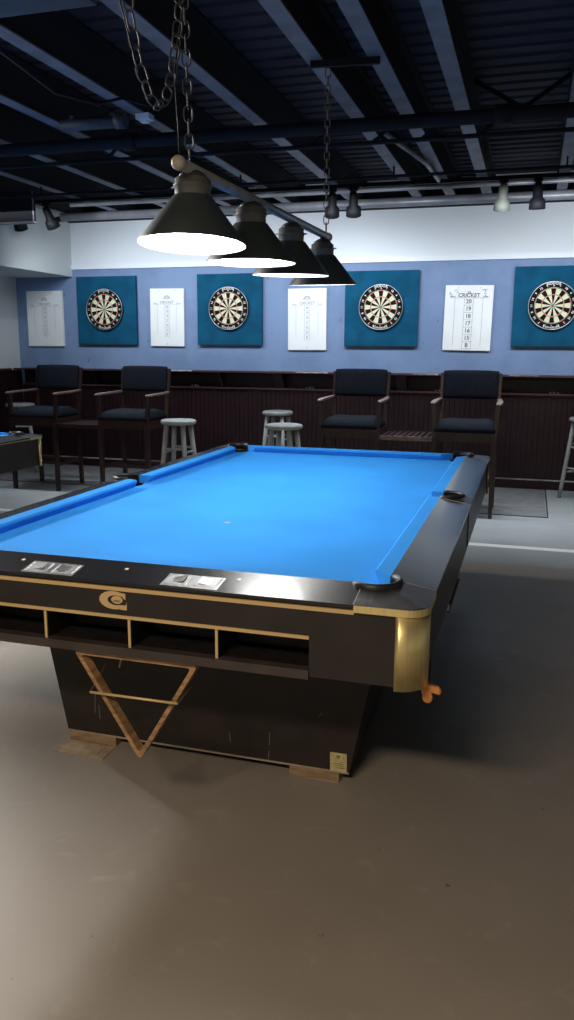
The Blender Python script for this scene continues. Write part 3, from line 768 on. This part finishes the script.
        m.box(0.521,0.530,y0+0.02,y0+0.15,0.545,0.66); m.box(-0.530,-0.521,y0+0.02,y0+0.15,0.545,0.66); m.build('ball_box', boxint, t)
        m = MB(); m.box(-0.521,0.521,y0-0.006,y0+0.022,0.534,0.558); m.bevel(0.004); m.build('box_lip', liplam, t)
        # emblem: large open G-like letter with a filled disc inside
        ex, ez = -0.006, 0.6845; yy = y0-0.0015
        m = MB()
        def ring_seg(r0x,r0z,r1x,r1z,a0,a1,cxo,n=22):
            o1 = []; 
            for k in range(n+1):
                a = a0+(a1-a0)*k/n; o1.append(((ex+r1x*math.cos(a)), ez+r1z*math.sin(a)))
            i1 = []
            for k in range(n,-1,-1):
                a = a0+(a1-a0)*k/n; i1.append(((ex+cxo+r0x*math.cos(a)), ez+r0z*math.sin(a)))
            return o1+i1
        def flat(pts_, d=0.0):
            m.loft([[(a,yy-d,b) for a,b in pts_],[(a,yy+0.0015,b) for a,b in pts_]], smooth=False)
        flat(ring_seg(0.024,0.0135,0.042,0.0245,math.radians(62),math.radians(298),0.006))
        flat([(ex+0.0197-0.002,ez+0.0216),(ex+0.034,ez+0.020),(ex+0.034,ez+0.004),(ex+0.0285,ez+0.006),(ex+0.024,ez+0.012),(ex+0.0173,ez+0.0119)])
        flat([(ex+0.0173,ez-0.0119),(ex+0.034,ez-0.0119),(ex+0.037,ez-0.002),(ex+0.037,ez-0.0245),(ex+0.0197-0.002,ez-0.0238)])
        flat([(ex+0.009+0.0165*math.cos(2*PI*k/20), ez+0.0015+0.0105*math.sin(2*PI*k/20)) for k in range(20)])
        m.build('emblem', goldln, t, label='pale gold letter emblem')
        m = MB(); m.box(ex-0.002,ex+0.020,yy-0.0012,yy-0.0004,ez-0.0035,ez-0.001); m.box(ex+0.002,ex+0.016,yy-0.0012,yy-0.0004,ez+0.000,ez+0.0015); m.build('emblem_mark', tagink, t)
        # score counters
        for uc in (-0.203,0.205):
            k = None
            m = MB(); zt = ZR+0.0012
            m.box(uc-0.078,uc+0.078,-1.432,-1.366,ZR-0.004,ZR+0.0012)
            m.bevel(0.001,1); slope(m); k = m.build('score_counter', chrome, t)
            for s in (-1,1):
                m = MB(); c_ = uc+s*0.040
                # raised frame and sunken-looking wedge window
                m.loft([[(c_-0.032,-1.426,zt),(c_+0.032,-1.426,zt),(c_+0.032,-1.372,zt),(c_-0.032,-1.372,zt)],[(c_-0.028,-1.422,zt+0.003),(c_+0.028,-1.422,zt+0.003),(c_+0.028,-1.376,zt+0.003),(c_-0.028,-1.376,zt+0.003)]], smooth=False)
                slope(m); m.build('counter_window', silver, k)
                m = MB(); M = T(c_,-1.399,zt+0.004) @ Matrix.Rotation(0.25*s,4,'Y')
                m.box(-0.020,0.020,-0.014,0.014,-0.002,0.002,M); m.bevel(0.001,1); slope(m); m.build('counter_wheel', chrome, k)
    # sights
    S = []
    for sy in (-1,1):
        for k in (-1,0,1): S.append((k*0.3175, sy*(HL+0.094)))
    for a,b in S:
        m = MB(); m.lathe([(0.0055,ZR-0.002),(0.0055,ZR+0.0006)], c=(a,b,0), seg=12); slope(m); m.build('sight', pearl, t)
    # cloth spots
    m = MB(); m.lathe([(0.011,ZB),(0.011,ZB+0.0006)], c=(0.0,-0.62,0), seg=16); m.build('foot_spot', silver, t)
    # frame under the bed + pedestals
    m = MB(); m.box(-0.60,0.60,-1.20,1.20,0.56,0.69); m.build('bed_frame', void, t)
    off = 0.04
    for sy in (-1,1):
        m = MB(); ya, yb = (-0.977,-0.50) if sy < 0 else (0.50,0.977)
        o2 = off if sy < 0 else -off
        m.loft([[(-0.493+o2,ya,0.038),(0.493+o2,ya,0.038),(0.493+o2,yb,0.038),(-0.493+o2,yb,0.038)],[(-0.596+o2,ya,0.57),(0.596+o2,ya,0.57),(0.596+o2,yb,0.57),(-0.596+o2,yb,0.57)]], smooth=False)
        m.bevel(0.003,1); p = m.build('pedestal', basem, t)
        m = MB(); yy = ya-0.001 if sy < 0 else yb-0.004
        m.box(-0.493+o2,0.493+o2,yy-0.002,yy+0.006,0.036,0.041); m.build('bottom_strip', goldln if False else card, p)
        for a,b in ((-0.487,-0.312),(0.302,0.462)):
            m = MB(); ys = ya+0.005 if sy < 0 else yb-0.13
            m.box(a+o2,b+o2,ys-0.006,ys+0.12,0.0,0.037); m.bevel(0.003); m.build('foot_block', footw, p)
    # white wear scratches on pedestal face
    m = MB()
    for (x_,z_,l_,a_) in ((-0.385,0.15,0.07,0.05),(-0.37,0.12,0.05,-0.05),(0.235,0.115,0.045,0.0),(0.232,0.055,0.035,0.1),(0.10,0.10,0.035,-0.1),(0.40,0.22,0.02,0.6),(-0.36,0.21,0.012,0.3)):
        m.box(-0.0012,0.0012,-0.9782,-0.9768,-l_/2,l_/2, T(x_+off,0,z_) @ Matrix.Rotation(a_,4,'Y'))
    m.build('wear_marks', scratch, t)
    return t
TX, TY = -0.998, 3.217
tb = make_table('pool_table', 'large pool table with bright blue cloth and brass corner in the foreground')
tb.location = (TX,TY,0)
tb2 = copy_tree(tb); tb2.location = (-3.157-W, 4.772-L, 0); tb2['label'] = 'neighbouring blue-cloth pool table, only its far right corner showing at the left edge'
# things only the near table carries
m = MB()
M = T(0.500, -0.9795, 0.071) @ Matrix.Rotation(-0.02,4,'Y')
m.box(-0.0265,0.0265,-0.0,0.002,-0.031,0.031,M); m.bevel(0.0008,1); tg = m.build('maker_plate', tagm, tb, label='yellowed rectangular plate with faint print')
m = MB()
for (x_,z_,w_) in ((0,-0.004,0.030),(0,-0.011,0.022),(0.006,-0.018,0.026)): m.box(-w_/2+x_,w_/2+x_,-0.0012,-0.0002,z_-0.0012,z_+0.0012,M)
for (x_,z_) in ((-0.018,0.021),(0.016,0.017)): m.box(x_-0.003,x_+0.003,-0.0012,-0.0002,z_-0.001,z_+0.001,M)
m.prism([(0,-0.007),(0.006,0.0),(0.006,0.006),(-0.006,0.006),(-0.006,0.0)],0.0002,0.0012,M @ T(0,0,0.018) @ Matrix.Rotation(PI/2,4,'X')); m.build('plate_print', tagink, tg)
# wire rack holder (belongs to the table) and bar under the right side
m = MB(); zy = 1.782-TY
m.tube([(-0.085,-1.40,0.545),(-0.083,zy+0.09,0.47),(-0.084,zy-0.000,0.421)],0.0028,6)
m.build('holder_arm', darktrim, tb); m = MB()
m.tube([(-0.084,zy,0.421),(0.172,zy,0.423)],0.0036,8); m.build('rack_holder', goldln, tb); m = MB()
m.tube([(0.172,zy,0.423),(0.198,zy+0.08,0.47),(0.190,-1.40,0.545)],0.0028,6)
m.build('holder_arm', darktrim, tb)
m = MB(); m.tube([(-0.020,-1.39,0.545),(-0.018,-1.38,0.50),(-0.035,-1.36,0.468)],0.0025,6); m.build('rack_hook', silver, tb)
m = MB(); m.box(0.790,0.799,-0.77,-0.38,0.518,0.527); m.bevel(0.002); hb = m.build('side_bar', blackgl, tb)
m = MB(); m.box(0.789,0.798,-0.77,-0.76,0.516,0.545); m.box(0.789,0.798,-0.40,-0.39,0.520,0.545); m.build('bar_bracket', silver, hb)
m = MB(); m.box(-1.452,-1.27,2.150,2.231,0.0,0.0035); m.box(-1.43,-1.30,2.165,2.231,0.0035,0.006)
tag(m.build('cardboard_shim', card), 'flat cardboard shim lying at the left foot block of the near pool table', 'shim')

# triangle rack
t = thing('triangle_rack', 'worn wooden triangle ball rack hanging point-down under the front of the near table', 'ball rack', (-0.953,1.80,0.385))
S3 = 0.178
A = Vector((-S3-0.007,0.143)); B = Vector((S3,0.143)); Cc = Vector((0.003,-0.152)); th = 0.0115
def inset(P, d):
    n = len(P); out = []
    for i in range(n):
        p, q, r = P[i-1], P[i], P[(i+1)%n]
        e1 = (q-p).normalized(); e2 = (r-q).normalized(); n1 = Vector((-e1.y,e1.x)); n2 = Vector((-e2.y,e2.x))
        bis = (n1+n2); out.append(q + bis*(d/(1+n1.dot(n2))))
    return out
def rounded(P, d, rr):
    out = []
    for i in range(3):
        p, q, r = P[i-1], P[i], P[(i+1)%3]
        a = q+(p-q).normalized()*rr; b = q+(r-q).normalized()*rr
        for k in range(5):
            f = k/4; out.append((a.lerp(q,f)).lerp(q.lerp(b,f),f))
    return out
TR = [A, Cc, B]                      # CCW seen from the front? orientation fixed by recalc
area = sum(TR[i-1].x*TR[i].y-TR[i].x*TR[i-1].y for i in range(3))
if area < 0: TR = TR[::-1]
out_ = rounded(TR, 0, 0.018); inn_ = rounded(inset(TR, th), 0, 0.012)
m = MB(); n = len(out_)
o0 = [m.bm.verts.new((p.x,-0.0,p.y)) for p in out_]; o1 = [m.bm.verts.new((p.x,0.030,p.y)) for p in out_]
i0 = [m.bm.verts.new((p.x,-0.0,p.y)) for p in inn_]; i1 = [m.bm.verts.new((p.x,0.030,p.y)) for p in inn_]
for k in range(n):
    j = (k+1)%n
    for f in ([o0[k],o0[j],i0[j],i0[k]],[o1[k],i1[k],i1[j],o1[j]],[o0[k],o1[k],o1[j],o0[j]],[i0[k],i0[j],i1[j],i1[k]]): m.bm.faces.new(f)
m.bevel(0.002,2,0.9); m.build('frame', rackw, t)

# mechanical bridge stored under the right edge
t = thing('bridge_stick', 'orange lobed bridge head on a stick poking out below the brass table corner', 'bridge stick', (-0.198,1.855,0.515))
m = MB(); rings = []
lob = []
for k in range(60):
    a = 2*PI*k/60; r = 0.020 + 0.017*max(0,math.cos(2.5*(a-0.15)))**0.8 if math.cos(2.5*(a-0.15)) > 0 else 0.020+0.007*math.cos(2.5*(a-0.15))
    lob.append((r*math.cos(a), r*math.sin(a)))
m.loft([[(x_*0.9,0.0,z_*0.9) for x_,z_ in lob],[(x_,0.004,z_) for x_,z_ in lob],[(x_,0.012,z_) for x_,z_ in lob],[(x_*0.9,0.016,z_*0.9) for x_,z_ in lob]])
m.move(Matrix.Rotation(0.3,4,'Y')); m.build('head', orange, t)
m = MB(); m.tube([(0.0,0.012,0.0),(-0.06,0.6,0.006),(-0.10,1.2,0.008)],0.008,10,0.013); m.build('shaft', wood, t)

# ------------------------------------------------------------------ pool lamp fixture
def make_lamp_fixture():
    t = thing('pool_lamp_fixture', '', 'hanging lamp', (-1.025,2.30,1.857))
    Lb = 1.82
    zb = lambda y: 0.002 + 0.022*y/Lb
    m = MB(); m.tube([(0,0,zb(0)),(0,Lb,zb(Lb))],0.018,18); m.build('bar', barm, t)
    for y in (0,Lb):
        m = MB(); m.lathe([(0.004,-0.020),(0.015,-0.016),(0.0215,-0.005),(0.0215,0.005),(0.015,0.016),(0.004,0.020)], seg=20, M=T(0,y,zb(y)) @ Matrix.Rotation(PI/2,4,'X')); m.build('end_cap', ballm, t, True)
    for i, (y, tx, ty) in enumerate(((0.105,0.072,0.0),(0.642,-0.004,0.005),(1.165,-0.035,0.02),(1.705,-0.072,0.0))):
        R_ = T(0,y,zb(y)-0.012) @ Matrix.Rotation(-tx,4,'X') @ Matrix.Rotation(ty,4,'Y') @ T(0,0,-(zb(y)-0.012)-1.855)
        z0 = 1.638
        # cone with thickness
        m = MB(); m.lathe([(0.166,z0),(0.166,z0+0.006),(0.062,z0+0.138),(0.0605,z0+0.140)], seg=48, cap=False, M=R_)
        sh = m.build('shade', shadeo, t)
        m = MB(); m.lathe([(0.1655,z0),(0.1635,z0+0.004),(0.058,z0+0.134),(0.0,z0+0.136)], seg=48, cap=False, M=R_); m.build('inner_reflector', shadei, sh)
        m = MB(); m.lathe([(0.053,z0+0.137),(0.055,z0+0.142),(0.055,z0+0.166),(0.059,z0+0.168),(0.059,z0+0.173),(0.055,z0+0.175),(0.055,z0+0.190),(0.048,z0+0.196)], seg=32, M=R_); m.build('neck', neckm, sh)
        m = MB(); m.lathe([(0.046,z0+0.195),(0.040,z0+0.206),(0.024,z0+0.216),(0.012,z0+0.220),(0.010,zb(y)+1.855-0.005)], seg=28, M=R_); m.build('cap', shadeo, sh)
        m = MB(); m.tube([R_ @ Vector((-0.070,0,z0+0.172)), R_ @ Vector((0.070,0,z0+0.172))],0.003,6); m.build('thumb_screw', neckm, sh)
        m = MB(); m.lathe([(0.0,z0+0.026),(0.080,z0+0.024),(0.140,z0+0.020),(0.143,z0+0.026)], seg=40, cap=False, M=R_); m.build('diffuser', glow, sh, True)
    def chain(P0, P1, name):
        P0, P1 = Vector(P0), Vector(P1); d = (P1-P0); n = max(2,int(d.length/0.036)); m = MB()
        for k in range(n):
            m.link(P0 + d*(k+0.5)/n, d, (1,0.4,0) if k % 2 else (-0.4,1,0))
        return m.build(name, chainm, t)
    chain((0,0.085,0.022),(0.0,0.04,0.810),'chain'); chain((0,1.775,0.045),(0.0,1.77,0.79),'chain')
    # loose loop of spare chain at the near end
    m = MB(); Q = [(0,-0.33,0.815),(0,-0.315,0.50),(0,-0.285,0.30),(0,-0.245,0.20),(0,-0.185,0.135),(0,-0.13,0.115),(0,-0.085,0.14),(0,-0.035,0.22),(0,0.012,0.36),(0,0.05,0.55),(0,0.065,0.815)]
    pts_ = []
    for i in range(len(Q)-1):
        for k in range(8): pts_.append(Vector(Q[i]).lerp(Vector(Q[i+1]),k/8))
    pts_.append(Vector(Q[-1])); acc = 0; last = pts_[0]; k = 0
    for i in range(1,len(pts_)):
        acc += (pts_[i]-pts_[i-1]).length
        if acc >= 0.036:
            m.link((pts_[i]+last)/2, pts_[i]-last, (1,0.3,0) if k % 2 else (0.3,0.8,0.55)); last = pts_[i]; acc = 0; k += 1
    m.build('spare_chain', chainm, t)
    m = MB(); m.tube([(0,0.01,0.03),(0.0,-0.00,0.12),(-0.012,0.01,0.25),(0.01,0.05,0.5),(0,0.06,0.81)],0.0028,6); m.tube([(0,-0.34,0.815),(0,-0.36,0.5),(0,-0.33,0.3),(0,-0.24,0.17)],0.002,6); m.build('power_cord', trackm, t)
    return t
lf = make_lamp_fixture(); lf['label'] = 'four-shade hanging lamp with dark cone shades on a bar above the near pool table'
lf['group'] = 'bar-mounted pool table lamps'
lf2 = copy_tree(lf); lf2.location = (-3.157-W, 4.772-L-0.94, 1.855); lf2['label'] = 'four-shade hanging lamp above the neighbouring table, outside the left edge of the photo'

# ------------------------------------------------------------------ room lamps and added fills
def area(name, loc, size, sizey, energy, color, rot=(0,0,0), spread=180, aim=None):
    ld = bpy.data.lights.new(name,'AREA'); ld.shape = 'RECTANGLE'; ld.size = size; ld.size_y = sizey; ld.energy = energy; ld.color = color
    o = bpy.data.objects.new(name, ld); COL.objects.link(o); o.location = loc; o.rotation_euler = rot
    ld.spread = math.radians(spread)
    if aim: o.rotation_euler = (Vector(aim)-Vector(loc)).to_track_quat('-Z','Y').to_euler()
    return o
area('ceiling_lamp_behind_camera', (-0.9,-0.9,2.60), 1.2, 0.3, 112, (1.0,0.80,0.60))
area('ceiling_lamp_left', (-5.2,4.2,2.50), 0.3, 0.3, 135, (1.0,0.97,0.92), spread=110, aim=(-1.9,1.6,0))
area('dart_lane_fill', (-1.9,6.5,2.50), 6.0, 0.12, 42, (0.88,0.94,1.0), spread=66)  # unseen strip added to brighten the far floor and chairs
for x in (-3.8,-1.9,0.3):
    area('wall_wash_fill', (x,6.60,2.40), 1.4, 0.10, 13.5, (0.88,0.94,1.0), (1.15,0,0), spread=125)  # unseen fill added to light the back wall evenly
w = bpy.data.worlds.new('World'); scn.world = w; w.use_nodes = True
w.node_tree.nodes['Background'].inputs[0].default_value = (0.5,0.6,0.9,1); w.node_tree.nodes['Background'].inputs[1].default_value = 0.05

# ------------------------------------------------------------------ camera
cam = bpy.data.cameras.new('camera'); co = bpy.data.objects.new('camera', cam); COL.objects.link(co)
pitch, roll, yaw = math.radians(-11.3935), math.radians(0.3568), math.radians(16.655)
fwd = Vector((0,math.cos(pitch),math.sin(pitch))); right = Vector((1,0,0)); up = right.cross(fwd)
Rr = math.cos(roll)*right + math.sin(roll)*up; Uu = -math.sin(roll)*right + math.cos(roll)*up
Rz = Matrix.Rotation(yaw,3,'Z')
Rr, Uu, fwd = Rz@Rr, Rz@Uu, Rz@fwd
Mx = Matrix((( Rr.x,Uu.x,-fwd.x,0),(Rr.y,Uu.y,-fwd.y,0),(Rr.z,Uu.z,-fwd.z,1.3299),(0,0,0,1)))
co.matrix_world = Mx
cam.sensor_fit = 'VERTICAL'; cam.sensor_height = 36.0; cam.lens = 36.0*802.454/1020
cam.clip_start = 0.05
scn.camera = co
scn.view_settings.view_transform = 'Standard'; scn.view_settings.look = 'None'; scn.view_settings.gamma = 1.0
scn.view_settings.exposure = 0.0; scn.view_settings.use_curve_mapping = False
